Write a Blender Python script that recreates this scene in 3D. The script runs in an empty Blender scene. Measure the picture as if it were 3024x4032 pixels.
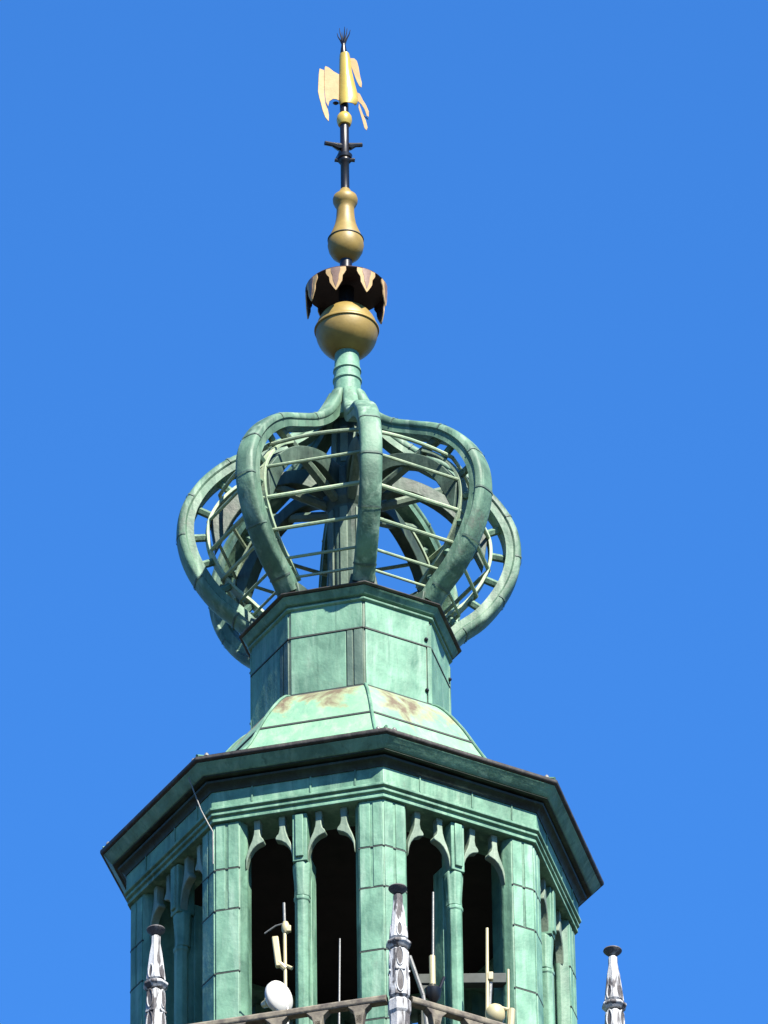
import bpy, bmesh, math, random
from math import sin, cos, pi, radians, sqrt
from mathutils import Vector, Matrix
random.seed(7)
S = bpy.context.scene
COL = S.collection

# ------------------------------------------------------------------ camera
PIT, YAW, ROLL, FPX, DIST = 0.6072429, 0.0048823, 0.0141561, 34574.65, 100.0
cd = bpy.data.cameras.new('camera'); cam = bpy.data.objects.new('camera', cd); COL.objects.link(cam)
cd.sensor_fit = 'VERTICAL'; cd.sensor_height = 24.0; cd.sensor_width = 18.0
cd.lens = FPX * 24.0 / 4032.0
cd.clip_start = 0.5; cd.clip_end = 20000
_f = Vector((sin(YAW)*cos(PIT), cos(YAW)*cos(PIT), sin(PIT)))
_r = Vector((cos(YAW), -sin(YAW), 0))
_u = Vector((-sin(YAW)*sin(PIT), -cos(YAW)*sin(PIT), cos(PIT)))
r2 = cos(ROLL)*_r - sin(ROLL)*_u; u2 = sin(ROLL)*_r + cos(ROLL)*_u
M = Matrix((r2, u2, -_f)).transposed().to_4x4(); M.translation = Vector((0, -DIST, 1.7))
cam.matrix_world = M
S.camera = cam
S.render.resolution_x, S.render.resolution_y = 768, 1024

# ------------------------------------------------------------------ sky, sun, exposure
SUN_AZ, SUN_EL = radians(28), radians(48)        # azimuth to the right of the tower-to-camera line
w = bpy.data.worlds.new('World'); S.world = w; w.use_nodes = True
nt = w.node_tree; nt.nodes.clear()
out = nt.nodes.new('ShaderNodeOutputWorld'); bg = nt.nodes.new('ShaderNodeBackground')
sky = nt.nodes.new('ShaderNodeTexSky'); sky.sky_type = 'NISHITA'; sky.sun_disc = False
sky.sun_elevation = SUN_EL; sky.sun_rotation = pi - SUN_AZ
sky.altitude = 0; sky.air_density = 1.0; sky.dust_density = 0.15; sky.ozone_density = 2.5
bg.inputs['Strength'].default_value = 0.05
tint = nt.nodes.new('ShaderNodeMix'); tint.data_type = 'RGBA'; tint.blend_type = 'MULTIPLY'; tint.inputs[0].default_value = 1.0
tint.inputs[7].default_value = (0.36, 0.95, 1.62, 1)      # deep clear-air blue
nt.links.new(sky.outputs[0], tint.inputs[6]); nt.links.new(tint.outputs[2], bg.inputs[0]); nt.links.new(bg.outputs[0], out.inputs[0])
sl = bpy.data.lights.new('sun', 'SUN'); sl.energy = 5.0; sl.angle = radians(0.5); sl.color = (1.0, 0.94, 0.82)
so = bpy.data.objects.new('sun', sl); COL.objects.link(so)
sd = Vector((sin(SUN_AZ)*cos(SUN_EL), -cos(SUN_AZ)*cos(SUN_EL), sin(SUN_EL)))
so.rotation_euler = sd.to_track_quat('Z', 'Y').to_euler(); so.location = (60, -60, 120)
S.view_settings.view_transform = 'Standard'; S.view_settings.look = 'None'
S.view_settings.exposure = 1.83; S.view_settings.gamma = 1.0

# ------------------------------------------------------------------ materials
def nmat(name):
    m = bpy.data.materials.new(name); m.use_nodes = True
    t = m.node_tree; b = t.nodes['Principled BSDF']
    return m, t, b
def node(t, ty, **kw):
    n = t.nodes.new(ty)
    for k, v in kw.items():
        if k in n.inputs: n.inputs[k].default_value = v
        else: setattr(n, k, v)
    return n
def noise(t, vec, scale, detail=4, rough=0.55, dist=0.0):
    n = t.nodes.new('ShaderNodeTexNoise')
    n.inputs['Scale'].default_value = scale; n.inputs['Detail'].default_value = detail
    n.inputs['Roughness'].default_value = rough; n.inputs['Distortion'].default_value = dist
    t.links.new(vec, n.inputs['Vector']); return n.outputs['Fac']
def ramp(t, fac, stops, interp='LINEAR'):
    r = t.nodes.new('ShaderNodeValToRGB'); cr = r.color_ramp; cr.interpolation = interp
    while len(cr.elements) < len(stops): cr.elements.new(0.5)
    for e, (p, c) in zip(cr.elements, stops):
        e.position = p; e.color = (c, c, c, 1) if isinstance(c, (int, float)) else (*c, 1)
    t.links.new(fac, r.inputs['Fac']); return r.outputs['Color']
def mix(t, fac, a, b, mode='MIX'):
    m = t.nodes.new('ShaderNodeMix'); m.data_type = 'RGBA'; m.blend_type = mode
    for s, v in ((m.inputs[0], fac), (m.inputs[6], a), (m.inputs[7], b)):
        if isinstance(v, (int, float)): s.default_value = v
        elif isinstance(v, tuple): s.default_value = (*v, 1)
        else: t.links.new(v, s)
    return m.outputs[2]
def scaled(t, vec, sc, off=(0, 0, 0)):
    m = t.nodes.new('ShaderNodeMapping'); m.inputs['Scale'].default_value = sc; m.inputs['Location'].default_value = off
    t.links.new(vec, m.inputs['Vector']); return m.outputs[0]
def position(t):
    return t.nodes.new('ShaderNodeNewGeometry').outputs['Position']
def bump(t, b, h, strength=0.3, dist=0.02):
    n = t.nodes.new('ShaderNodeBump'); n.inputs['Strength'].default_value = strength; n.inputs['Distance'].default_value = dist
    t.links.new(h, n.inputs['Height']); t.links.new(n.outputs[0], b.inputs['Normal'])

def patina(name, base, dark, pale, brown=(0.10, 0.075, 0.062), brown_amt=0.5, rough=0.55, off=0.0, streak=1.0, wav=0.5):
    m, t, b = nmat(name); P = position(t)
    n1 = noise(t, scaled(t, P, (1, 1, 1), (off, off*1.7, 0)), 1.6, 6, 0.62, 0.4)
    st = noise(t, scaled(t, P, (7, 7, 0.7), (off, 0, off)), 1.0, 5, 0.6, 0.3)
    fine = noise(t, P, 26, 4, 0.6)
    c = mix(t, ramp(t, n1, [(0.33, 0.0), (0.66, 1.0)]), dark, base)
    c = mix(t, ramp(t, st, [(0.50, 0.0), (0.74, 0.7*streak)]), c, pale)
    st2 = noise(t, scaled(t, P, (9, 9, 0.9), (3.1 + off, 8.2, 0)), 1.0, 5, 0.65, 0.2)
    c = mix(t, ramp(t, st2, [(0.56, 0.0), (0.72, 0.75*streak)]), c, dark)
    br = noise(t, scaled(t, P, (1.2, 1.2, 0.8), (off+5.3, 2, 9)), 1.5, 7, 0.7, 0.8)
    c = mix(t, ramp(t, br, [(0.60, 0.0), (0.70, brown_amt)]), c, brown)
    c = mix(t, ramp(t, fine, [(0.35, 0.0), (0.8, 0.12)]), c, dark)
    oi = t.nodes.new('ShaderNodeObjectInfo')
    tone = ramp(t, oi.outputs['Random'], [(0.0, 0.80), (1.0, 1.14)])
    c = mix(t, 1.0, c, tone, 'MULTIPLY')
    t.links.new(c, b.inputs['Base Color'])
    rr = t.nodes.new('ShaderNodeMapRange'); rr.inputs['To Min'].default_value = rough-0.1; rr.inputs['To Max'].default_value = rough+0.18
    t.links.new(n1, rr.inputs['Value']); t.links.new(rr.outputs[0], b.inputs['Roughness'])
    b.inputs['Specular IOR Level'].default_value = 0.28
    h = noise(t, scaled(t, P, (1, 1, 0.6)), 3.2, 3, 0.5, 0.2)
    add = t.nodes.new('ShaderNodeMath'); add.operation = 'MULTIPLY_ADD'; add.inputs[1].default_value = 0.12
    t.links.new(fine, add.inputs[0]); t.links.new(h, add.inputs[2])
    bump(t, b, add.outputs[0], wav, 0.06)
    return m

PAT = patina('patina_copper', (0.1129, 0.2305, 0.1566), (0.0338, 0.0844, 0.0575), (0.1758, 0.2854, 0.2013), brown_amt=0.35)
PATP = patina('patina_pale', (0.1340, 0.2646, 0.1832), (0.0490, 0.1176, 0.0808), (0.2059, 0.3065, 0.2377), brown_amt=0.25, off=3.3)
PATG = patina('patina_grey', (0.1002, 0.1409, 0.1026), (0.0501, 0.0796, 0.0571), (0.1606, 0.2065, 0.1520), brown=(0.0605, 0.0516, 0.0465), brown_amt=0.6, off=9.4)
PATR = patina('patina_rib', (0.0958, 0.1823, 0.1242), (0.0301, 0.0636, 0.0441), (0.2474, 0.3353, 0.2512), brown=(0.0772, 0.0816, 0.0690), brown_amt=0.75, rough=0.55, off=12.0, wav=0.55)
PATB = patina('patina_bar', (0.2400, 0.3037, 0.1989), (0.1363, 0.2000, 0.1323), (0.3200, 0.3525, 0.2426), brown_amt=0.3, off=14.0)
PATI = patina('patina_inner_shade', (0.046, 0.082, 0.060), (0.014, 0.025, 0.019), (0.11, 0.15, 0.115), brown=(0.018, 0.022, 0.020), brown_amt=0.7, off=15.0, streak=0.6)  # darkened copper: shade inside the crown is put into the colour
PATK = patina('patina_tracery', (0.1503, 0.2001, 0.1488), (0.0751, 0.1130, 0.0828), (0.2409, 0.2932, 0.2204), brown=(0.07, 0.065, 0.06), brown_amt=0.5, off=28.0)
PATS = patina('patina_strip', (0.0640, 0.1080, 0.0840), (0.0368, 0.0648, 0.0504), (0.1071, 0.1647, 0.1272), brown=(0.0567, 0.0607, 0.0576), brown_amt=0.9, off=18.0)
BRN = patina('weathered_brown_copper', (0.038, 0.033, 0.030), (0.017, 0.016, 0.015), (0.077, 0.077, 0.067), brown_amt=0.5, off=21.0)
CORN = patina('patina_cornice_shade', (0.0165, 0.0305, 0.0203), (0.0060, 0.0095, 0.0067), (0.0350, 0.0610, 0.0405), brown=(0.0070, 0.0060, 0.0045), brown_amt=0.8, off=25.0)  # soffit shade put into this near-black copper colour

def roof_mat():
    # pale yellow-green sheet with big rusty run-off stains below the drum
    m = patina('patina_roof', (0.1206, 0.2183, 0.1369), (0.0810, 0.1693, 0.1148), (0.1899, 0.2611, 0.1740), brown=(0.0770, 0.0480, 0.0260), brown_amt=0.35, off=6.1, streak=1.0)
    t = m.node_tree; b = t.nodes['Principled BSDF']; P = position(t)
    src = b.inputs['Base Color'].links[0].from_socket
    n = noise(t, scaled(t, P, (2.0, 2.0, 0.55), (2.2, 0.4, 1.0)), 1.0, 6, 0.62, 0.35)
    sp = t.nodes.new('ShaderNodeSeparateXYZ'); t.links.new(P, sp.inputs[0])
    mr = t.nodes.new('ShaderNodeMapRange'); mr.inputs['From Min'].default_value = 66.35; mr.inputs['From Max'].default_value = 67.15
    mr.inputs['To Min'].default_value = -0.16; mr.inputs['To Max'].default_value = 0.10; t.links.new(sp.outputs[2], mr.inputs['Value'])
    ad = t.nodes.new('ShaderNodeMath'); ad.operation = 'ADD'; t.links.new(n, ad.inputs[0]); t.links.new(mr.outputs[0], ad.inputs[1])
    c = mix(t, ramp(t, ad.outputs[0], [(0.50, 0.0), (0.56, 0.6)]), src, (0.192, 0.166, 0.083))
    c = mix(t, ramp(t, ad.outputs[0], [(0.55, 0.0), (0.66, 0.9)]), c, (0.074, 0.048, 0.032))
    t.links.new(c, b.inputs['Base Color']); return m
PATL = roof_mat()

def simple(name, col, rough, metal=0.0, var=0.25, scale=6, spec=0.5, bumpk=0.1, col2=None):
    m, t, b = nmat(name); P = position(t)
    n = noise(t, P, scale, 5, 0.6)
    d = col2 if col2 else tuple(c*(1-var) for c in col)
    c = mix(t, ramp(t, n, [(0.35, 0.0), (0.68, 1.0)]), d, col)
    t.links.new(c, b.inputs['Base Color']); b.inputs['Roughness'].default_value = rough
    b.inputs['Metallic'].default_value = metal; b.inputs['Specular IOR Level'].default_value = spec
    if bumpk: bump(t, b, noise(t, P, scale*3, 3, 0.5), bumpk, 0.02)
    return m
GOLD = simple('gold_paint', (0.2070, 0.1413, 0.0315), 0.5, 0.05, 0.3, 4, 0.4)
GOLDB = simple('burnished_gilding', (0.4290, 0.3055, 0.0585), 0.30, 0.3, 0.15, 5)
GILT = simple('pale_gilding', (0.34, 0.235, 0.118), 0.6, 0.0, 0.2, 9, 0.15)
PINK = simple('worn_pink_gilding', (0.1536, 0.0954, 0.0693), 0.5, 0.1, 0.25, 9)
DARKM = simple('dark_iron', (0.0040, 0.0030, 0.0040), 0.36, 0.0, 0.3, 8, 0.4, 0.05)
DARKB = simple('dark_bronze_shade', (0.0288, 0.0132, 0.0095), 0.55, 0.0, 0.3, 9, 0.3)  # dark brown bronze; shade inside the collar put into the colour
SHADOWED = simple('shaded_beam', (0.0415, 0.0495, 0.0450), 0.8, 0, 0.4, 5)  # beam's shade put into its dim grey-green colour
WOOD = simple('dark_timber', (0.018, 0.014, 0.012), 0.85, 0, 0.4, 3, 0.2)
WHITE = simple('white_paint', (0.397, 0.390, 0.365), 0.35, 0, 0.06, 5, 0.5, 0.02)
CREAM = simple('cream_plastic', (0.3192, 0.2799, 0.1564), 0.4, 0, 0.10, 9, 0.5, 0.02)
GREYM = simple('galvanised_steel', (0.141, 0.141, 0.134), 0.45, 0.3, 0.25, 12)
SEAM = simple('dark_seam_lead', (0.014, 0.022, 0.019), 0.7, 0, 0.3, 14)  # plain dark tone for the sheet joints
RAILS = simple('weathered_sandstone', (0.1728, 0.1527, 0.1150), 0.85, 0, 0.5, 6, 0.2, 0.3, col2=(0.0576, 0.0497, 0.0450))
MASON = simple('tower_masonry', (0.128, 0.112, 0.086), 0.9, 0, 0.4, 1.5, 0.2, 0.3)
PAVE = simple('cobbled_square', (0.05, 0.047, 0.042), 0.9, 0, 0.3, 0.3, 0.2, 0.1)

def stone_mat(name, lo, hi, pale):
    m, t, b = nmat(name); P = position(t)
    n = noise(t, scaled(t, P, (1, 1, 0.22)), 9.0, 4, 0.55, 0.3)
    g = noise(t, scaled(t, P, (1, 1, 0.4), (4, 2, 7)), 5.0, 5, 0.6, 0.4)
    f = noise(t, P, 60, 3, 0.6)
    c = mix(t, ramp(t, g, [(0.40, 0.0), (0.62, 0.75)]), (pale, pale*1.02, pale*1.04), (pale*0.42, pale*0.42, pale*0.44))
    c = mix(t, ramp(t, n, [(lo, 0.0), (hi, 1.0)]), c, (0.034, 0.030, 0.033))
    c = mix(t, ramp(t, f, [(0.4, 0.0), (0.8, 0.4)]), c, (0.15, 0.145, 0.145))
    t.links.new(c, b.inputs['Base Color']); b.inputs['Roughness'].default_value = 0.8
    bump(t, b, f, 0.4, 0.01); return m
STONE = stone_mat('white_limestone', 0.50, 0.565, 0.40)
SOOT_SHADE = stone_mat('soot_shade_limestone', 0.25, 0.42, 0.20)  # dark limestone: soot plus the painted shade of the niches

# ------------------------------------------------------------------ mesh helpers
class MB:
    def __init__(s): s.v = []; s.f = []
    def add(s, vs, fs):
        o = len(s.v); s.v += [tuple(v) for v in vs]; s.f += [tuple(i+o for i in f) for f in fs]; return s
    def rings(s, rings, closed=True, cap=True):
        """rings: list of equal-length loops joined in order"""
        n = len(rings[0]); vs = [p for r in rings for p in r]; fs = []
        for i in range(len(rings)-1):
            for j in range(n if closed else n-1):
                k = (j+1) % n
                fs.append((i*n+j, i*n+k, (i+1)*n+k, (i+1)*n+j))
        if cap:
            fs.append(tuple(range(n))); fs.append(tuple(range((len(rings)-1)*n, len(rings)*n)))
        return s.add(vs, fs)
    def lathe(s, prof, n=48, c=(0, 0), cap=True, ph=0.0):
        return s.rings([[(c[0]+r*cos(ph+2*pi*j/n), c[1]+r*sin(ph+2*pi*j/n), z) for j in range(n)] for r, z in prof], True, cap)
    def octo(s, prof, ang0, cap=False, loop=False):
        R = [[(r*sin(ang0+k*pi/4), -r*cos(ang0+k*pi/4), z) for k in range(8)] for r, z in prof]
        if loop: R.append(R[0])
        return s.rings(R, True, cap)
    def box(s, c, d, mat=None):
        x, y, z = (q/2 for q in d); vs = [Vector((sx*x, sy*y, sz*z)) for sx in (-1, 1) for sy in (-1, 1) for sz in (-1, 1)]
        if mat: vs = [mat @ v for v in vs]
        vs = [v + Vector(c) for v in vs]
        return s.add(vs, [(0, 1, 3, 2), (4, 6, 7, 5), (0, 4, 5, 1), (2, 3, 7, 6), (0, 2, 6, 4), (1, 5, 7, 3)])
    def tube(s, pts, r, n=10, cap=True):
        pts = [Vector(p) for p in pts]; R = []
        rad = r if isinstance(r, (list, tuple)) else [r]*len(pts)
        prev = None
        for i, p in enumerate(pts):
            d = (pts[min(i+1, len(pts)-1)] - pts[max(i-1, 0)]).normalized()
            if prev is None:
                up = Vector((0, 0, 1)) if abs(d.z) < 0.9 else Vector((1, 0, 0))
                a = d.cross(up).normalized()
            else: a = (prev - d*prev.dot(d)).normalized()
            prev = a; b = d.cross(a)
            R.append([p + (a*cos(2*pi*j/n) + b*sin(2*pi*j/n))*rad[i] for j in range(n)])
        return s.rings(R, True, cap)
    def prism_z(s, poly, z0, z1):
        return s.rings([[(x, y, z0) for x, y in poly], [(x, y, z1) for x, y in poly]])
    def prism_y(s, poly, y0, y1):
        return s.rings([[(x, y0, z) for x, z in poly], [(x, y1, z) for x, z in poly]])
    def rot(s, ang):
        c_, s_ = cos(ang), sin(ang); s.v = [(x*c_-y*s_, x*s_+y*c_, z) for x, y, z in s.v]; return s
    def move(s, d): s.v = [(x+d[0], y+d[1], z+d[2]) for x, y, z in s.v]; return s
    def build(s, name, mat, parent=None, bevel=0.0, smooth=35, seg=2):
        me = bpy.data.meshes.new(name); me.from_pydata(s.v, [], s.f)
        bm = bmesh.new(); bm.from_mesh(me)
        bmesh.ops.remove_doubles(bm, verts=bm.verts, dist=1e-5)
        bmesh.ops.recalc_face_normals(bm, faces=bm.faces); bm.to_mesh(me); bm.free()
        me.materials.append(mat)
        if smooth:
            me.polygons.foreach_set('use_smooth', [True]*len(me.polygons)); me.set_sharp_from_angle(angle=radians(smooth))
        o = bpy.data.objects.new(name, me); COL.objects.link(o)
        if parent: o.parent = parent
        if bevel:
            b = o.modifiers.new('bevel', 'BEVEL'); b.width = bevel; b.segments = seg; b.limit_method = 'ANGLE'; b.angle_limit = radians(30)
        return o
def thing(name, label, cat, loc=(0, 0, 0), group=None):
    o = bpy.data.objects.new(name, None); COL.objects.link(o); o.location = loc; o.empty_display_size = 0.3
    o['label'] = label; o['category'] = cat
    if group: o['group'] = group
    return o
def copy_tree(o, parent=None, rz=None):
    c = o.copy(); COL.objects.link(c)
    if parent is not None: c.parent = parent
    if rz is not None: c.rotation_euler = (0, 0, rz)
    for ch in [x for x in bpy.data.objects if x.parent == o]: copy_tree(ch, c)
    return c
def spline(pts, n=6):
    P = [Vector(p) for p in pts]; P = [2*P[0]-P[1]] + P + [2*P[-1]-P[-2]]; R = []
    for i in range(1, len(P)-2):
        for k in range(n):
            t = k/n; a, b, c, d = P[i-1:i+3]
            R.append(0.5*((2*b) + (c-a)*t + (2*a-5*b+4*c-d)*t*t + (-a+3*b-3*c+d)*t**3))
    R.append(P[-2]); return R

A0 = 0.136408                                   # azimuth of the corner nearest the camera
CK = lambda k: A0 + k*pi/4                      # corner azimuths
FK = lambda k: A0 + (k+0.5)*pi/4                # face azimuths
C8 = cos(pi/8)

# ------------------------------------------------------------------ the ground
g = MB().add([(-6000, -6000, 0), (6000, -6000, 0), (6000, 6000, 0), (-6000, 6000, 0)], [(0, 1, 2, 3)]).build('ground', PAVE, smooth=0)
g['kind'] = 'structure'

# ------------------------------------------------------------------ the tower
TW = thing('church_tower', 'octagonal green copper belfry tower topped by an openwork crown and gilded finial', 'tower')
MB().octo([(4.75, 0), (4.55, 30), (4.45, 59.2)], A0, cap=True).build('stone_shaft', MASON, TW)
MB().octo([(4.6, 59.21), (4.6, 59.5)], A0, cap=True).build('gallery_floor', RAILS, TW)
MB().octo([(3.02, 59.505), (3.02, 60.05), (2.94, 60.06), (2.4, 60.06), (2.4, 59.505)], A0, loop=True).build('belfry_plinth', PAT, TW, 0.01)

# belfry corner piers: proto at azimuth 0 (corner at (0,-3))
def pier_proto():
    RW = 3.0; hw = 0.335
    t = Vector((cos(pi/8), sin(pi/8))); inn = Vector((-sin(pi/8), cos(pi/8))); P0 = Vector((0, -RW))
    right = [P0 + t*hw, P0 + t*(hw+0.075) + inn*0.11, P0 + t*(hw+0.075) + inn*0.17, P0 + t*(hw+0.03) + inn*0.19, P0 + t*(hw+0.03) + inn*0.48]
    mir = lambda p: Vector((-p.x, p.y))
    poly = [P0] + right + [mir(p) for p in reversed(right)]
    b = MB().prism_z([tuple(p) for p in poly], 60.06, 64.53)
    o = b.build('pier', PAT, TW, 0.012)
    # raised copper panels with open joints between them, both faces
    pan = MB(); seam = MB()
    joints = [60.06, 61.15, 62.2, 63.17, 63.80, 64.505]
    for sgn in (1, -1):
        for i in range(5):
            z0, z1 = joints[i]+0.012, joints[i+1]-0.012
            spans = [(0.012, hw-0.012)] if i < 3 else [(0.012, hw*0.42), (hw*0.54, hw-0.012)]
            for a, c in spans:
                q = [P0 + t*a - inn*0.012, P0 + t*c - inn*0.012, P0 + t*c + inn*0.01, P0 + t*a + inn*0.01]
                pan.prism_z([(sgn*p.x, p.y) for p in q], z0, z1)
    pan.build('copper_panel', PATP, o, 0.006)
    for z in joints[1:5]:
        for sgn in (1, -1):
            q = [P0 + t*0.0 - inn*0.014, P0 + t*(hw+0.005) - inn*0.014, P0 + t*(hw+0.005) + inn*0.01, P0 + inn*0.01]
            seam.prism_z([(sgn*p.x, p.y) for p in q], z-0.011, z+0.004)
        seam.build('joint_strip', SEAM, o); seam = MB()
    return o
p0 = pier_proto()
p0.rotation_euler.z = CK(0)
for k in range(1, 8): copy_tree(p0, TW, CK(k))

# colonnettes between the paired openings: proto at azimuth 0 face
AP = 3.0*C8
def col_proto():
    y = -AP
    b = MB()
    b.lathe([(0.098, 60.06), (0.098, 63.18), (0.112, 63.2), (0.112, 63.25)], 8, (0, y+0.13), ph=pi/8)
    b.box((0, y+0.40, 62.0), (0.18, 0.24, 3.9)); b.box((0, y+0.24, 62.0), (0.10, 0.16, 3.9))
    o = b.build('colonnette', PATP, TW, 0.008)
    c = MB().lathe([(0.113, 63.26), (0.108, 63.36), (0.115, 63.5), (0.128, 63.66), (0.130, 63.76), (0.11, 63.79)], 8, (0, y+0.15), ph=pi/8)
    c.box((0, y+0.15, 64.14), (0.20, 0.26, 0.74)); c.box((0, y+0.02, 64.16), (0.11, 0.06, 0.66))
    c.build('capital', PATP, o, 0.012)
    MB().lathe([(0.15, 60.065), (0.15, 60.25), (0.11, 60.32)], 8, (0, y+0.13), ph=pi/8).build('column_base', PAT, o, 0.01)
    return o
c0 = col_proto(); c0.rotation_euler.z = FK(0)
for k in range(1, 8): copy_tree(c0, TW, FK(k))

# broken-arch tracery brackets (four on a face)
BR = [(0, 63.80), (.02, 63.93), (.05, 64.02), (.10, 64.10), (.155, 64.145), (.205, 64.165), (.235, 64.175), (.245, 64.20), (.23, 64.235), (.20, 64.27), (.188, 64.34), (.20, 64.53),
      (.105, 64.53), (.112, 64.40), (.105, 64.31), (.08, 64.215), (.04, 64.12), (.012, 64.03), (0, 63.98)]
def bracket_proto(t0, d):
    b = MB().prism_y([(t0 + d*u, z) for u, z in BR], -AP+0.055, -AP+0.17)
    return b.build('arch_bracket', PATK, TW, 0.014)
for t0, d in ((-0.742, 1), (-0.098, -1), (0.098, 1), (0.742, -1)):
    o = bracket_proto(t0, d); o.rotation_euler.z = FK(0)
    for k in range(1, 8): copy_tree(o, TW, FK(k))

# inside of the belfry: timber ceiling, floor beams, bell frame
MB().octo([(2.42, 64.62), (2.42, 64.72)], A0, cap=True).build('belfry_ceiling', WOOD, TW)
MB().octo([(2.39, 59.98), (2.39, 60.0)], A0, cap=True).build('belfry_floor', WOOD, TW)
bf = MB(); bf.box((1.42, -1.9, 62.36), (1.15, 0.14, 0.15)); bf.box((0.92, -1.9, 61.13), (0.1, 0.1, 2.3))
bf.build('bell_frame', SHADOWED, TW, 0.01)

# entablature above the openings
MB().octo([(2.40, 64.53), (3.054, 64.53), (3.054, 64.575), (3.032, 64.585), (3.032, 64.61), (3.078, 64.62), (3.078, 64.655), (3.055, 64.665),
           (3.055, 64.685), (3.104, 64.695), (3.104, 64.735), (3.07, 64.745), (3.07, 65.10), (2.40, 65.10)], A0, loop=True).build('entablature', PAT, TW, 0.008)
# main cornice with its deep soffit and gutter lip
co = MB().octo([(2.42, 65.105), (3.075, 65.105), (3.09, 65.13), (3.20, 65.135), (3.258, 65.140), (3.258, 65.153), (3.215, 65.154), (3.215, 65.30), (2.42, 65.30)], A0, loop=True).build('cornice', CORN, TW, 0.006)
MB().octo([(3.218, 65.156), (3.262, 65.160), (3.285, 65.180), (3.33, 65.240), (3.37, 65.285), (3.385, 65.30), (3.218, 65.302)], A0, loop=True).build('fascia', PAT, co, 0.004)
MB().octo([(3.072, 64.985), (3.085, 64.985), (3.095, 65.01), (3.13, 65.05), (3.18, 65.075), (3.19, 65.104), (3.072, 65.104)], A0, loop=True).build('shade_mould', CORN, co, 0.004)  # added moulding; its dark colour paints the shadow band atop the frieze
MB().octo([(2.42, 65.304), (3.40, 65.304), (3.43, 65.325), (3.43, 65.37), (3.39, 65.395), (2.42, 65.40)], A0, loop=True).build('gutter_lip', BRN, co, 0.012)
lg = MB()
for k in range(8):
    th = CK(k)
    for dt in (-0.03, 0.035):
        lg = MB().lathe([(0.035, 65.39), (0.03, 65.42), (0.012, 65.44)], 8, (3.33*sin(th+dt), -3.33*cos(th+dt)))
        lg.build('gutter_clip', GREYM, co)
cb = MB(); th = CK(-1)
cp = [(3.30, 65.20, -0.065), (3.12, 64.74, -0.045), (3.06, 64.52, -0.02), (3.03, 64.4, -0.004), (3.025, 63.9, -0.004)]
cb.tube([(r*sin(th+d), -r*cos(th+d), z) for r, z, d in cp], 0.009, 6).build('lightning_cable', GREYM, TW)

for k in range(8):
    for x in (-0.62, 0.18, 0.79):
        q = MB().prism_y([(x-0.012, 64.75), (x+0.012, 64.75), (x+0.010, 65.10), (x-0.010, 65.10)], -3.07*C8-0.016, -3.07*C8+0.01)
        q.rot(FK(k)).build('folded_seam', PAT, TW, 0.004)
# bell-cast roof
roofp = [(1.36, 67.40), (1.46, 67.345), (1.60, 67.20), (1.75, 67.00), (1.90, 66.775), (2.04, 66.53), (2.16, 66.32), (2.31, 66.09), (2.55, 65.85), (2.9, 65.62), (3.38, 65.405)]
sp = spline([(r, 0, z) for r, z in roofp], 3)
rf = MB().octo([(p.x, p.z) for p in sp] + [(1.0, 65.405), (1.0, 67.36)], A0, loop=True).build('roof', PATL, TW, smooth=25)
hip = MB()
for k in range(8):
    th = CK(k); hip = MB(); hip.tube([((p.x+0.008)*sin(th), -(p.x+0.008)*cos(th), p.z+0.006) for p in sp], 0.022, 8)
    hip.build('hip_roll', PAT, rf)
sm = MB(); prof = [(2.04, 66.55), (2.06, 66.54), (2.062, 66.515), (2.04, 66.515)]
sm.octo(prof, A0, loop=True); sm.octo([(1.385, 67.37), (1.40, 67.385), (1.375, 67.41), (1.35, 67.39)], A0, loop=True)
sm.build('roof_seam', SEAM, rf)

# drum
DR = 1.36; DA = DR*C8
dr = MB().octo([(DR, 67.30), (DR, 68.80), (0.9, 68.80), (0.9, 67.30)], A0, loop=True).build('drum', PATG, TW, 0.006)
def drum_face(k, strip):
    hw = DR*sin(pi/8)
    y0, y1 = -DA+0.004, -DA-0.016
    rgt = 0.27 if strip else hw-0.07
    a = MB(); pan = lambda t0, t1, z0, z1: a.prism_y([(t0, z0), (t1, z0), (t1, z1), (t0, z1)], y0, y1)
    pan(-hw+0.02, rgt, 67.42, 68.33)
    a.rot(FK(k)).build('copper_panel', PATP, dr, 0.006)
    a = MB(); a.prism_y([(-hw+0.02, 68.355), (hw-0.02, 68.355), (hw-0.02, 68.78), (-hw+0.02, 68.78)], y0, y1)
    a.rot(FK(k)).build('upper_panel', PATP, dr, 0.006)
    b = MB().prism_y([(-hw, 68.328), (hw, 68.336), (hw, 68.352), (-hw, 68.350)], y0, -DA-0.026).rot(FK(k)).build('panel_seam', SEAM, dr)
    b = MB().prism_y([(-hw, 67.395), (hw, 67.395), (hw, 67.415), (-hw, 67.415)], y0, -DA-0.024)
    b.rot(FK(k)).build('panel_seam', SEAM, dr)
    c = MB()
    if strip:
        for t0, t1 in ((0.285, 0.365), (0.385, hw-0.015)):
            c.prism_y([(t0, 67.42), (t1, 67.42), (t1, 68.325), (t0, 68.325)], y0, -DA-0.02)
        c.rot(FK(k)).build('batten_strip', PATS, dr, 0.006)
    else:
        c.prism_y([(hw-0.055, 67.42), (hw+0.012, 67.42), (hw+0.012, 68.70), (hw-0.055, 68.70)], y0, -DA-0.024)
        c.rot(FK(k)).build('corner_flashing', PATP, dr, 0.008)
        d = MB()
        for z in (67.62, 68.45):
            d.rings([[(hw-0.075+0.028*cos(q*pi/5)*s_, -DA-0.02-dy, z+0.028*sin(q*pi/5)*s_) for q in range(10)] for dy, s_ in ((0, 1), (0.02, 1), (0.035, 0.5))])
        d.rot(FK(k)).build('bolt', DARKM, dr)
for k in range(8): drum_face(k, k in (2, 4, 6, 7))
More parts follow.
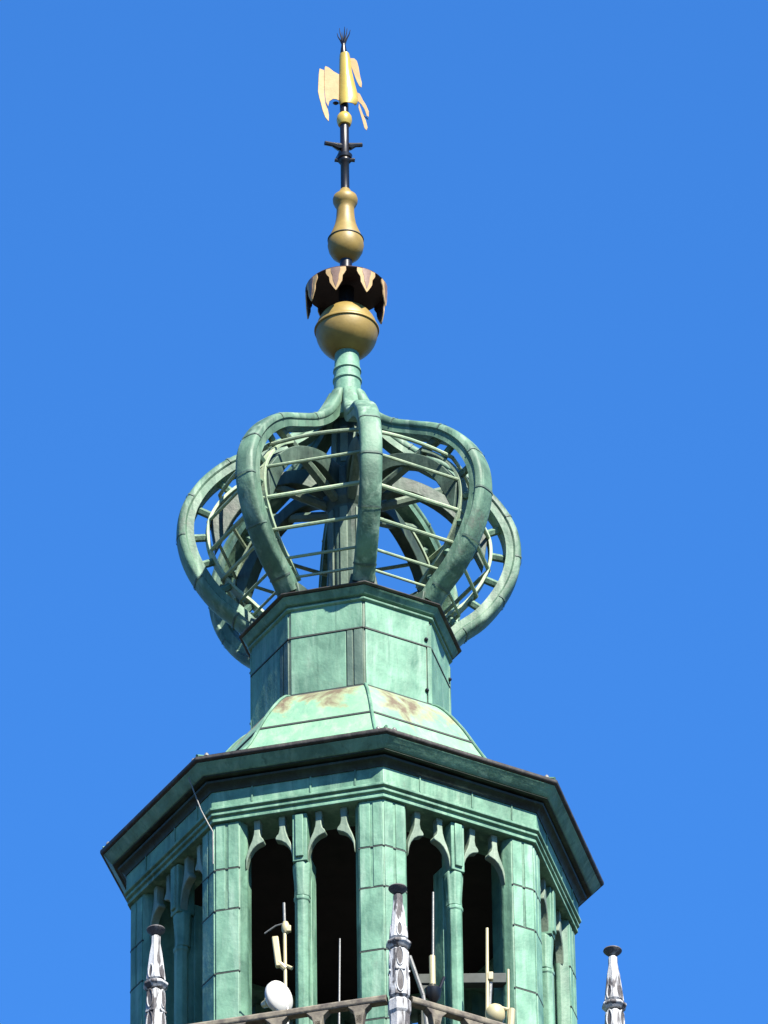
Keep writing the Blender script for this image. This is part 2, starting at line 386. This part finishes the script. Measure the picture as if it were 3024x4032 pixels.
dc = MB().octo([(0.9, 68.79), (1.375, 68.785), (1.40, 68.80), (1.40, 68.825), (1.375, 68.835), (1.40, 68.85), (1.43, 68.86), (1.46, 68.90), (1.48, 68.94), (1.50, 68.96),
                (0.9, 68.965)], A0, loop=True).build('drum_cornice', PAT, TW, 0.006)
MB().octo([(1.34, 68.775), (1.385, 68.775), (1.415, 68.795), (1.415, 68.822), (1.34, 68.83)], A0, loop=True).build('fillet', PATP, dc, 0.006)
MB().octo([(0.3, 68.972), (1.53, 68.972), (1.548, 68.98), (1.545, 68.996), (1.42, 69.02), (0.3, 69.05)], A0, loop=True).build('cornice_lip', BRN, dc, 0.008)

# ------------------------------------------------------------------ the open crown
OUT = [(1.47, 69.03), (1.62, 69.20), (1.90, 69.45), (2.15, 69.80), (2.33, 70.20), (2.40, 70.62), (2.34, 71.05), (2.10, 71.50), (1.72, 71.88),
       (1.27, 72.14), (0.90, 72.35), (0.60, 72.60), (0.40, 72.88), (0.27, 73.15)]
op = spline([(r, 0, z) for r, z in OUT], 5)
def plane_path(path):
    N = []
    for i in range(len(path)):
        d = (path[min(i+1, len(path)-1)] - path[max(i-1, 0)]).normalized()
        N.append(Vector((d.z, 0, -d.x)))          # outward in the (r,z) plane
    return N
opn = plane_path(op)
def rib_proto():
    R = []; L = len(op)
    for i, (p, n) in enumerate(zip(op, opn)):
        s = i/(L-1); wd = 0.155 if s < 0.62 else 0.155 - 0.055*(s-0.62)/0.38
        dep = 0.225 - 0.02*max(0, (s-0.62)/0.38)
        sq_ = lambda v: math.copysign(abs(v)**0.62, v)
        sec = [(wd*sq_(cos(a)), -0.10+0.10*sq_(sin(a))) for a in [pi*q/10 for q in range(11)]] + [(-wd*0.93, -0.115), (-wd*0.86, -0.125), (-wd*0.86, -dep), (wd*0.86, -dep), (wd*0.86, -0.125), (wd*0.93, -0.115)]
        R.append([(x, -(p.x + n.x*m), p.z + n.z*m) for x, m in sec])
    o = MB().rings(R).build('crown_rib', PATR, TW, smooth=40)
    # lapped sheet joints round the outer cover
    b = MB()
    for i in (5, 15, 24, 32, 40, 50):
        p, n = op[i], opn[i]; t = Vector((-n.z, 0, n.x)); s = i/(L-1); wd = 0.16 if s < 0.62 else 0.16-0.05*(s-0.62)/0.38
        rr = []
        for h in (-0.014, 0.014):
            q = p + t*h; rr.append([(wd*math.copysign(abs(cos(a))**0.62, cos(a))*1.02, -(q.x + n.x*m), q.z + n.z*m) for a in [pi*j/10 for j in range(11)] for m in (-0.102+0.112*abs(sin(a))**0.62,)])
        b.rings(rr, False, False); b.build('lap_joint', PATS, o); b = MB()
    # thin inner rail that carries the rings
    INN = [(p.x - n.x*0.405, p.z - n.z*0.405) for p, n in list(zip(op, opn))[2:46:4]]
    ip = spline([(r, 0, z) for r, z in INN], 5); inn_ = plane_path(ip)
    R = [[(x, -(p.x+n.x*m), p.z+n.z*m) for x, m in ((-0.075, 0.0), (0.075, 0.0), (0.075, -0.045), (-0.075, -0.045))] for p, n in zip(ip, inn_)]
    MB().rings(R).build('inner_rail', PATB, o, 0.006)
    # web plate between rail and cover, pierced: short struts
    st = MB()
    for i in range(4, len(ip)-3, 8):
        p = ip[i]; q = min(op, key=lambda e: (e-p).length); n = (q-p).normalized(); e = q - n*0.20
        MB().tube([(0, -p.x, p.z), (0, -e.x, e.z)], 0.055, 6).build('web_strut', PATR, o)
    # shoe block on the drum cornice
    sh = MB(); sh.prism_y([(-0.2, 69.03), (0.2, 69.03), (0.17, 69.2), (-0.17, 69.2)], -1.40, -1.08)
    sh.box((0, -1.12, 69.2), (0.1, 0.16, 0.28))
    sh.build('base_shoe', PATI, o, 0.015)
    return o
r0 = rib_proto(); r0.rotation_euler.z = CK(0)
for k in range(1, 8): copy_tree(r0, TW, CK(k))

RINGS = [(1.34, 69.36, .020), (1.52, 69.58, .022), (1.77, 69.92, .027), (1.945, 70.36, .030), (1.965, 70.86, .024), (1.80, 71.33, .028)]
for r, z, rad in RINGS:
    hw = r*sin(pi/8)
    sag = 0.0 if z < 71 else 0.05
    pts = [(-hw + 2*hw*i/8, -(r*C8 + sag*sin(pi*i/8)), z + sag*0.5*sin(pi*i/8)) for i in range(9)]
    o = MB().tube(pts, rad, 8).build('ring_bar', PATB, TW); o.rotation_euler.z = FK(0)
    for k in range(1, 8): copy_tree(o, TW, FK(k))

# arched spokes from the centre post out to each rib
def spoke_proto():
    top = spline([(r, 0, z) for r, z in ((0.2, 71.78), (0.7, 71.80), (1.2, 71.62), (1.6, 71.30), (1.93, 70.85))], 5)
    bot = spline([(r, 0, z) for r, z in ((0.2, 71.28), (0.45, 71.46), (0.8, 71.55), (1.2, 71.38), (1.55, 71.02), (1.86, 70.35))], 4)
    poly = [(p.x, p.z) for p in top] + [(p.x, p.z) for p in reversed(bot)]
    b = MB().add([(-0.085, -x, z) for x, z in poly] + [(0.085, -x, z) for x, z in poly],
                 [tuple(range(len(poly))), tuple(range(len(poly), 2*len(poly)))] + [(i, (i+1) % len(poly), len(poly)+(i+1) % len(poly), len(poly)+i) for i in range(len(poly))])
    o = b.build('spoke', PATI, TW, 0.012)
    # raking strut from the spoke's crown up to the rib shoulder
    MB().tube([(0, -0.3, 71.25), (0, -1.62, 71.76)], 0.07, 8).build('raking_strut', PATG, o)
    return o
s0 = spoke_proto(); s0.rotation_euler.z = CK(0)
for k in range(1, 8): copy_tree(s0, TW, CK(k))
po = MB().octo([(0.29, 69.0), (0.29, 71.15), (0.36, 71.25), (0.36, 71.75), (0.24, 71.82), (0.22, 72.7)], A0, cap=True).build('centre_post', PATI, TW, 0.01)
for k in range(8):
    for z0, z1 in ((69.12, 69.7), (69.75, 71.1), (71.9, 72.5)):
        rr = 0.29 if z0 < 71 else 0.22
        q = MB().prism_y([(-0.055, z0), (0.055, z0), (0.055, z1), (-0.055, z1)], -rr*C8+0.005, -rr*C8-0.03)
        q.rot(FK(k)).build('post_panel', PATG, po, 0.01)

# mast between crown and ball
MB().lathe([(0.33, 72.66), (0.30, 72.8), (0.235, 72.98), (0.195, 73.12), (0.19, 73.3), (0.187, 73.38), (0.205, 73.40), (0.205, 73.43), (0.187, 73.45), (0.183, 73.56), (0.20, 73.575), (0.195, 73.61), (0.18, 73.63),
            (0.175, 73.78), (0.17, 73.95)], 28).build('crown_mast', PATP, TW)

# ------------------------------------------------------------------ gilded finial
bz, brad = 74.27, 0.437
prof = [(max(0.02, brad*cos(a)), bz + brad*1.0*sin(a)) for a in [radians(-66 + i*6.2) for i in range(25)]]
fb = MB().lathe(prof, 64).build('finial_ball', GOLD, TW)
MB().lathe([(brad-0.004, bz+0.01), (brad+0.020, bz+0.016), (brad+0.022, bz+0.03), (brad+0.012, bz+0.05), (brad-0.012, bz+0.085)], 64, cap=False).build('ball_rim', GOLD, fb, smooth=60)
MB().lathe([(0.11, 74.6), (0.11, 75.02)], 24).build('finial_neck', DARKM, TW)
# collar: shallow dark cap with eight hanging petals
fc = MB().lathe([(0.10, 75.10), (0.30, 75.03), (0.565, 74.985), (0.58, 75.0), (0.565, 75.02), (0.30, 75.10), (0.13, 75.22), (0.09, 75.24)], 48, cap=True).build('finial_collar', DARKB, TW)
PET = [(0.0, .145), (.06, .147), (.10, .128), (.145, .098), (.19, .094), (.235, .090), (.28, .066), (.32, .045), (.355, .024), (.385, .004)]
def petal_proto():
    def sheet(sc, zoff, r_out, r_in, zs0=0.0):
        F = []; 
        for d, hw in PET:
            if d < zs0: continue
            row = []
            for j in range(9):
                x = (j/4-1)*hw*sc; th = x/0.57; rr = 0.575 - 0.02*d
                row.append((th, rr, 74.995 - d*(1 if sc == 1 else 0.86)))
            F.append(row)
        front = [[(r_*sin(t), -r_*cos(t), z) for t, q, z in row for r_ in (q+r_out,)] for row in F]
        back = [[(r_*sin(t), -r_*cos(t), z) for t, q, z in row for r_ in (q+r_in,)] for row in F]
        n = 9; m = len(F); vs = [p for r in front for p in r] + [p for r in back for p in r]; o = m*n; fs = []
        for i in range(m-1):
            for j in range(n-1):
                fs.append((i*n+j, i*n+j+1, (i+1)*n+j+1, (i+1)*n+j)); fs.append((o+i*n+j, o+(i+1)*n+j, o+(i+1)*n+j+1, o+i*n+j+1))
        for i in range(m-1):
            for j in (0, n-1): fs.append((i*n+j, (i+1)*n+j, o+(i+1)*n+j, o+i*n+j))
        for i in (0, m-1):
            for j in range(n-1): fs.append((i*n+j, i*n+j+1, o+i*n+j+1, o+i*n+j))
        return MB().add(vs, fs)
    o = sheet(1, 0, 0.004, -0.010).build('petal', GILT, fc, smooth=60)
    sheet(1.02, 0, -0.0105, -0.018).build('petal_shade_back', DARKB, o, smooth=60)  # dark back sheet painting the shade inside the petals
    sheet(0.45, 0, 0.010, 0.0045).build('petal_centre', PINK, o, smooth=60)
    return o
q0 = petal_proto(); q0.rotation_euler.z = FK(0)
for k in range(1, 8): copy_tree(q0, fc, FK(k))
MB().lathe([(0.09, 75.2), (0.085, 75.4), (0.09, 75.56)], 24).build('collar_neck', DARKM, TW)
bl = MB().lathe([(0.07, 75.50), (0.13, 75.54), (0.20, 75.61), (0.24, 75.69), (0.257, 75.78), (0.252, 75.84), (0.245, 75.88), (0.215, 75.97), (0.18, 76.06), (0.15, 76.16),
                 (0.132, 76.27), (0.125, 76.40), (0.128, 76.46), (0.155, 76.50), (0.175, 76.55), (0.178, 76.60), (0.165, 76.645), (0.14, 76.67), (0.10, 76.70), (0.075, 76.76), (0.06, 76.78)], 48).build('baluster', GOLD, TW, smooth=60)
MB().lathe([(0.246, 75.87), (0.258, 75.876), (0.258, 75.886), (0.244, 75.892)], 48, cap=False).build('baluster_seam', SEAM, bl)
fp = MB().lathe([(0.062, 76.72), (0.062, 77.25), (0.085, 77.27), (0.085, 77.31), (0.064, 77.33), (0.064, 77.92)], 24).build('finial_pole', DARKM, TW, smooth=50)
# scrolled direction arms
def arm(dx, dy, dz, L, z, k):
    d = Vector((dx, dy, dz)).normalized()
    pts = [d*0.05 + Vector((0, 0, z)), d*(0.3*L) + Vector((0, 0, z-0.012)), d*(0.62*L) + Vector((0, 0, z+0.012)), d*L + Vector((0, 0, z+0.012))]
    MB().tube(pts, [0.055*k, 0.06*k, 0.034*k, 0.034*k], 8).build('direction_arm', DARKM, fp)
arm(-1, -.35, -.02, 0.30, 77.53, 1); arm(1, .35, .30, 0.27, 77.55, 1); arm(-.35, 1, 0, 0.30, 77.54, 1)
arm(-1, 0, .15, 0.145, 77.27, .8); arm(1, 0, -.1, 0.145, 77.30, .9); arm(0, 1, 0, 0.14, 77.29, .8)
MB().lathe([(0.066, 77.30), (0.10, 77.33), (0.11, 77.38), (0.07, 77.41)], 16).build('pole_knob', DARKM, fp)
k_ = MB().lathe([(0.06, 77.92), (0.09, 77.93), (0.105, 77.97), (0.112, 78.02), (0.105, 78.075), (0.08, 78.12), (0.065, 78.135)], 32).build('finial_knob', GOLDB, TW)

# ------------------------------------------------------------------ the weather vane (it turns on the pole)
WV = thing('weather_vane', 'gilded metal banner vane under a dark spiked tip, at the very top', 'weather vane', (0, 0, 78.14))
X = lambda px: (px-703)*0.00132
Z = lambda py: 79.187 - (py-466)*0.001659 - 78.14
MB().lathe([(0.062, 0), (0.062, Z(1000)), (0.045, Z(980)), (0.045, Z(470)), (0.05, Z(455)), (0.042, Z(400)), (0.03, Z(350)), (0.02, Z(320))], 20).build('spindle', DARKM, WV)
sp_ = MB()
for dx, dy, h, cv in ((-.055, .0, 0.30, .4), (.055, .02, 0.31, -.4), (-.09, .03, .23, .5), (.10, -.02, .25, -.5), (-.02, .08, .29, .2), (.02, -.07, .27, .2)):
    z0 = Z(345); pts = [(0, 0, z0-0.03), (dx*.45, dy*.45, z0+h*.35), (dx*.85, dy*.85, z0+h*.7), (dx*1.0, dy, z0+h)]
    sp_.tube(pts, [0.02, 0.012, 0.008, 0.004], 6)
sp_.build('spike_crown', DARKM, WV)
def plate(name, pts, mat, yaw, y0, th=0.012, curve=0.0):
    P = [(X(a), Z(b)) for a, b in pts]; n = len(P)
    vs = []
    for s in (0, 1):
        for x, z in P: vs.append((x, y0 + s*th + curve*x*x, z))
    fs = [tuple(range(n)), tuple(range(n, 2*n))] + [(i, (i+1) % n, n+(i+1) % n, n+i) for i in range(n)]
    o = MB().add(vs, fs).build(name, mat, WV, 0.003, smooth=0)
    o.rotation_euler.z = yaw; return o
plate('banner_fold', [(496, 640), (440, 632), (430, 700), (424, 800), (420, 890), (436, 960), (452, 1010), (470, 1080), (500, 1150), (540, 1190), (543, 1120), (528, 1040), (505, 1000), (494, 900)], GILT, radians(20), 0.06)
plate('banner_wing', [(700, 690), (640, 682), (590, 655), (545, 618), (505, 600), (494, 612), (492, 636), (488, 800), (492, 900), (502, 990), (528, 1040), (540, 985), (580, 955), (620, 958), (665, 985), (700, 1005)], GILT, radians(4), -0.03)
def half_sleeve():
    R = []
    zs = [(470, .058, .085), (520, .062, .10), (640, .066, .115), (760, .068, .15), (880, .072, .19), (960, .078, .20), (1005, .07, .185), (1020, .06, .16)]
    for py, wl, wr in zs:
        row = []
        for j in range(13):
            a = pi*j/12; c_ = cos(a); row.append((0.03 + (c_*(wr-0.03 if c_ > 0 else wl+0.03)), -0.02-0.085*sin(a), Z(py)))
        for j in range(12, -1, -1):
            a = pi*j/12; c_ = cos(a); row.append((0.03 + 0.94*(c_*(wr-0.03 if c_ > 0 else wl+0.03)), -0.012-0.078*sin(a), Z(py)))
        R.append(row)
    return MB().rings(R).build('banner_sleeve', GOLDB, WV, smooth=40)
half_sleeve()
plate('banner_fly', [(760, 488), (815, 492), (845, 520), (862, 580), (880, 690), (898, 770), (893, 815), (870, 800), (840, 740), (815, 670), (790, 600), (770, 540)], GILT, radians(-4), 0.02)
plate('streamer', [(835, 860), (872, 880), (905, 950), (940, 1010), (968, 1080), (966, 1140), (945, 1125), (925, 1060), (890, 1000), (835, 945)], GILT, radians(-6), 0.03)
plate('streamer', [(862, 990), (885, 1050), (905, 1110), (935, 1180), (955, 1260), (942, 1290), (920, 1265), (898, 1180), (878, 1110), (858, 1040)], GILT, radians(-3), 0.0)
MB().tube([(X(862), 0.0, Z(1000)), (X(900), 0.02, Z(1100)), (X(960), 0.03, Z(1150))], 0.008, 6).build('stay', DARKM, WV)
MB().lathe([(0.02, -0.02), (0.045, 0), (0.02, 0.02)], 12).move((X(612), 0, Z(985))).build('bearing_bolt', DARKM, WV)

# ------------------------------------------------------------------ gallery: pinnacles and balustrade
def pinnacle(k, label, yaw):
    R = 4.241; th = CK(k)
    t = thing('pinnacle', label, 'pinnacle', (R*sin(th), -R*cos(th), 59.5 + {-1: -0.07, 0: 0.0, 1: 0.04}[k]), 'stone pinnacles round the gallery')
    H = 62.39 - 59.5; oc = lambda b, prof, n=8: b.lathe(prof, n, ph=pi/8)
    oc(MB(), [(0.05, H-0.13), (0.07, H-0.11), (0.115, H-0.065), (0.124, H-0.05), (0.118, H-0.035), (0.06, H-0.02)], 24).build('cap', SOOT_SHADE, t, smooth=40)
    # square concave spire, moulded collar and niched shaft
    sq = lambda b, prof: b.lathe([(h*sqrt(2), z) for h, z in prof], 4, ph=pi/4)
    sp_ = sq(MB(), [(0.060, H-0.12), (0.060, H-0.27), (0.078, H-0.42), (0.092, H-0.60), (0.112, H-0.86)]).build('spire', STONE, t, 0.04, smooth=0, seg=1)
    oc(MB(), [(0.12, H-0.855), (0.150, H-0.865), (0.168, H-0.885), (0.168, H-0.910), (0.145, H-0.935), (0.122, H-0.965)]).build('collar', STONE, t, 0.006, smooth=0)
    core = sq(MB(), [(0.112, H-0.96), (0.122, H-1.75)]).build('shaft', STONE, t, 0.055, smooth=0, seg=1)
    for j in range(4):
        f = j*pi/2
        for zc, hh, hwd, x0, tilt in ((H-0.72, 0.10, 0.036, 0.101, -0.077), (H-1.14, 0.13, 0.044, 0.1145, -0.0127), (H-1.51, 0.16, 0.050, 0.119, -0.0127)):
            n_ = 16; pts = [(hwd*cos(2*pi*q/n_), hh*(sin(2*pi*q/n_) if sin(2*pi*q/n_) < 0 else sin(2*pi*q/n_)*(1.1 - 0.1*abs(cos(2*pi*q/n_))))) for q in range(n_)]
            MB().tube([(x0 + 0.004 + tilt*z, y, zc+z) for y, z in pts + pts[:2]], 0.010, 6).rot(f).build('niche_frame', STONE, core)
            MB().rings([[(x0 - 0.01 + tilt*z, y, zc+z) for y, z in pts], [(x0 + 0.003 + tilt*z, y, zc+z) for y, z in pts]]).rot(f).build('niche_shade', SOOT_SHADE, core, smooth=0)  # flat dark oval; recess shade painted in along with soot
        MB().box((0.120, 0, H-1.325), (0.03, 0.13, 0.03)).rot(f).build('string_course', STONE, core, 0.006)
    oc(MB(), [(0.135, H-1.75), (0.155, H-1.78), (0.155, H-1.93), (0.135, H-1.97), (0.135, -0.05)]).build('pedestal', STONE, t, 0.006, smooth=0)
    t.rotation_euler.z = yaw
    return t
pinnacle(-1, 'pale stone pinnacle in front of the shaded left side of the belfry', CK(-1))
pinnacle(0, 'white stone pinnacle before the front corner pier, where the two stone railings meet', CK(0))
pinnacle(1, 'white stone pinnacle standing alone against the blue sky, clear of the belfry', CK(1))

def balustrade(k, label):
    t = thing('stone_balustrade', label, 'balustrade', (0, 0, 59.5), 'stone railings of the gallery')
    ap = 4.241*C8; hw = 4.241*sin(pi/8) - 0.16; h = 1.25
    sec = [(-0.055, -0.11), (0.055, -0.11), (0.07, -0.085), (0.07, -0.03), (0.04, 0.0), (-0.04, 0.0), (-0.07, -0.03), (-0.07, -0.085)]
    MB().rings([[(x, -ap+a, h+b) for a, b in sec] for x in [-hw + 2*hw*i/12 for i in range(13)]]).build('rail', RAILS, t, 0.008, smooth=0)
    for x in (-1.10, -0.55, 0.0, 0.55, 1.10):
        b = MB(); b.box((x, -ap, 0.5), (0.09, 0.12, 1.0))
        b.rings([[(x+s*ww, -ap+y, z) for s, y in ((-1, -.06), (1, -.06), (1, .06), (-1, .06))] for ww, z in ((0.045, 0.86), (0.055, 0.95), (0.08, 1.06), (0.14, 1.12), (0.15, 1.138))])
        b.build('baluster_post', RAILS, t, 0.01, smooth=0)
    MB().box((0, -ap, 0.07), (2*hw, 0.2, 0.14)).build('plinth', RAILS, t, 0.01)
    t.rotation_euler.z = FK(k)
balustrade(-1, 'brown stone railing in shade, below the dish and left of the front pinnacle')
balustrade(0, 'sunlit beige stone railing running down to the right of the front pinnacle')

# ------------------------------------------------------------------ aerials on the gallery
def at(d, p): return (p[0]-d[0], p[1]-d[1], p[2]-d[2])
d = (-0.882, -3.18, 59.5)
AM = thing('aerial_mast', 'cream aerial mast with a slanting whip and a panel, just above the white dish', 'antenna', d)
MB().tube([(0, 0, 0), (-0.012, 0, 2.85), (-0.014, 0, 3.0)], 0.024, 10).build('pole', CREAM, AM)
MB().tube([(-0.014, 0, 3.0), (-0.02, 0.0, 3.29)], 0.018, 8).build('whip_tip', GREYM, AM)
MB().tube([(-0.01, 0.0, 2.98), (-0.13, 0.03, 2.96), (-0.275, 0.07, 2.87)], 0.011, 8).build('side_whip', GREYM, AM)
b = MB(); b.lathe([(0.03, 2.82), (0.05, 2.86), (0.055, 2.94), (0.03, 3.0)], 14); b.box((0.04, -0.02, 2.88), (0.06, 0.05, 0.09)); b.build('clamp', CREAM, AM, 0.008)
b = MB().box((0, 0, 0), (0.085, 0.07, 0.46), Matrix.Rotation(radians(-6), 3, 'Y').to_3x3()).move((-0.115, 0.0, 2.54)); b.build('panel_antenna', CREAM, AM, 0.015)
b = MB(); b.tube([(-0.1, 0, 2.38), (-0.005, 0, 2.28)], 0.04, 8); b.tube([(-0.02, 0, 2.34), (0.08, -0.03, 2.27)], 0.026, 8); b.build('bracket', CREAM, AM)

d = (-0.95, -3.34, 59.5)
DI = thing('satellite_dish', 'round white microwave dish tilted towards the sun, just above the shaded stone railing', 'satellite dish', d)
b = MB(); R_ = 0.225
b.lathe([(0.01, 0.035), (0.12, 0.028), (0.2, 0.012), (R_, -0.01), (R_+0.004, -0.02), (R_, -0.06), (0.17, -0.115), (0.10, -0.15), (0.05, -0.165)], 40)
face = Vector((0.68, -0.72, -0.08)).normalized(); q = face.to_track_quat('Z', 'Y').to_matrix()
def tr(b_, off): b_.v = [tuple(q @ Vector(v) + Vector(off)) for v in b_.v]; return b_
cz = 1.76
tr(b, (0, 0, cz)).build('reflector', WHITE, DI, smooth=50)
b = MB().lathe([(0.085, -0.15), (0.085, -0.22), (0.06, -0.25), (0.045, -0.33), (0.02, -0.34)], 18); tr(b, (0, 0, cz)).build('back_housing', CREAM, DI)
MB().tube([(0.08, 0.08, 0), (0.08, 0.08, cz-0.12), (-0.06, 0.08, cz-0.02)], 0.03, 10).build('mount', GREYM, DI)

def rod(name, label, p0, h, r, mat, extra=None, cat='antenna'):
    t = thing(name, label, cat, p0, 'rod aerials on the gallery')
    r *= 0.85; MB().tube([(0, 0, 0), (0.0, 0, h*0.5), (h*0.008, 0, h)], [r, r*0.9, r*0.7], 10).build('rod', mat, t)
    if extra: extra(t, h, r)
    return t
def base(t, h, r): MB().lathe([(0.05, 0.0), (0.05, 0.05), (0.03, 0.09)], 12).build('foot', GREYM, t, 0.005)
rod('rod_aerial', 'thin grey rod aerial in the dark opening right of the dish', (-0.20, -3.36, 59.5), 2.62, 0.019, GREYM, base)
def thick(t, h, r):
    MB().tube([(0, 0, 1.95), (0.0, 0, 2.42)], r*2.0, 10).build('sleeve', CREAM, t)
    b = MB(); b.lathe([(0.04, 1.7), (0.10, 1.78), (0.12, 1.9), (0.05, 1.98)], 12); b.tube([(0.06, 0, 1.85), (0.15, 0, 2.1)], 0.022, 8); b.tube([(-0.05, 0, 1.85), (-0.25, -0.05, 1.7)], 0.03, 8)
    b.build('mount', DARKM, t); base(t, h, r)
rod('rod_aerial', 'tall tapering rod aerial in the dark opening right of the front pinnacle', (1.015, -3.225, 59.5), 3.4, 0.024, GREYM, thick)
def boxy(t, h, r):
    b = MB(); b.box((0.055, 0, 2.28), (0.07, 0.07, 0.12)); b.build('connector', CREAM, t, 0.01); base(t, h, r)
    MB().tube([(0.02, 0.03, 1.7), (0.05, 0.03, 2.2)], 0.03, 8).build('cable', GREYM, t)
rod('rod_aerial', 'thick cream rod aerial right of the slender column, beside a round lamp', (1.716, -2.935, 59.5), 3.02, 0.034, CREAM, boxy)
def cross(t, h, r):
    MB().tube([(-0.09, 0, 1.83), (0.09, 0, 1.77)], 0.024, 8).build('cross_arm', CREAM, t); MB().tube([(0.02, 0, 1.4), (0.05, 0, 1.8)], 0.05, 8).build('junction', CREAM, t); base(t, h, r)
rod('rod_aerial', 'short cream rod aerial with a cross piece, before the sunlit right pier', (1.985, -2.894, 59.5), 2.41, 0.028, CREAM, cross)
FL = thing('round_floodlight', 'round cream lamp housing at the foot of the thick rod aerial', 'lamp', (1.82, -2.9, 59.5))
MB().lathe([(0.03, 1.55), (0.10, 1.60), (0.13, 1.68), (0.13, 1.76), (0.10, 1.83), (0.04, 1.87)], 20).build('housing', CREAM, FL, smooth=50)
MB().tube([(0, 0, 0), (0, 0, 1.58)], 0.03, 8).build('stand', GREYM, FL)
ST = thing('leaning_strut', 'grey strut leaning behind the right edge of the front pinnacle', 'strut', (1.05, -3.22, 59.5))
MB().tube([(-0.16, -0.08, 1.78), (-0.33, -0.17, 2.32)], 0.03, 8).build('bar', GREYM, ST)
MB().tube([(0, 0, 0), (-0.16, -0.08, 1.78)], 0.028, 8).build('leg', GREYM, ST)
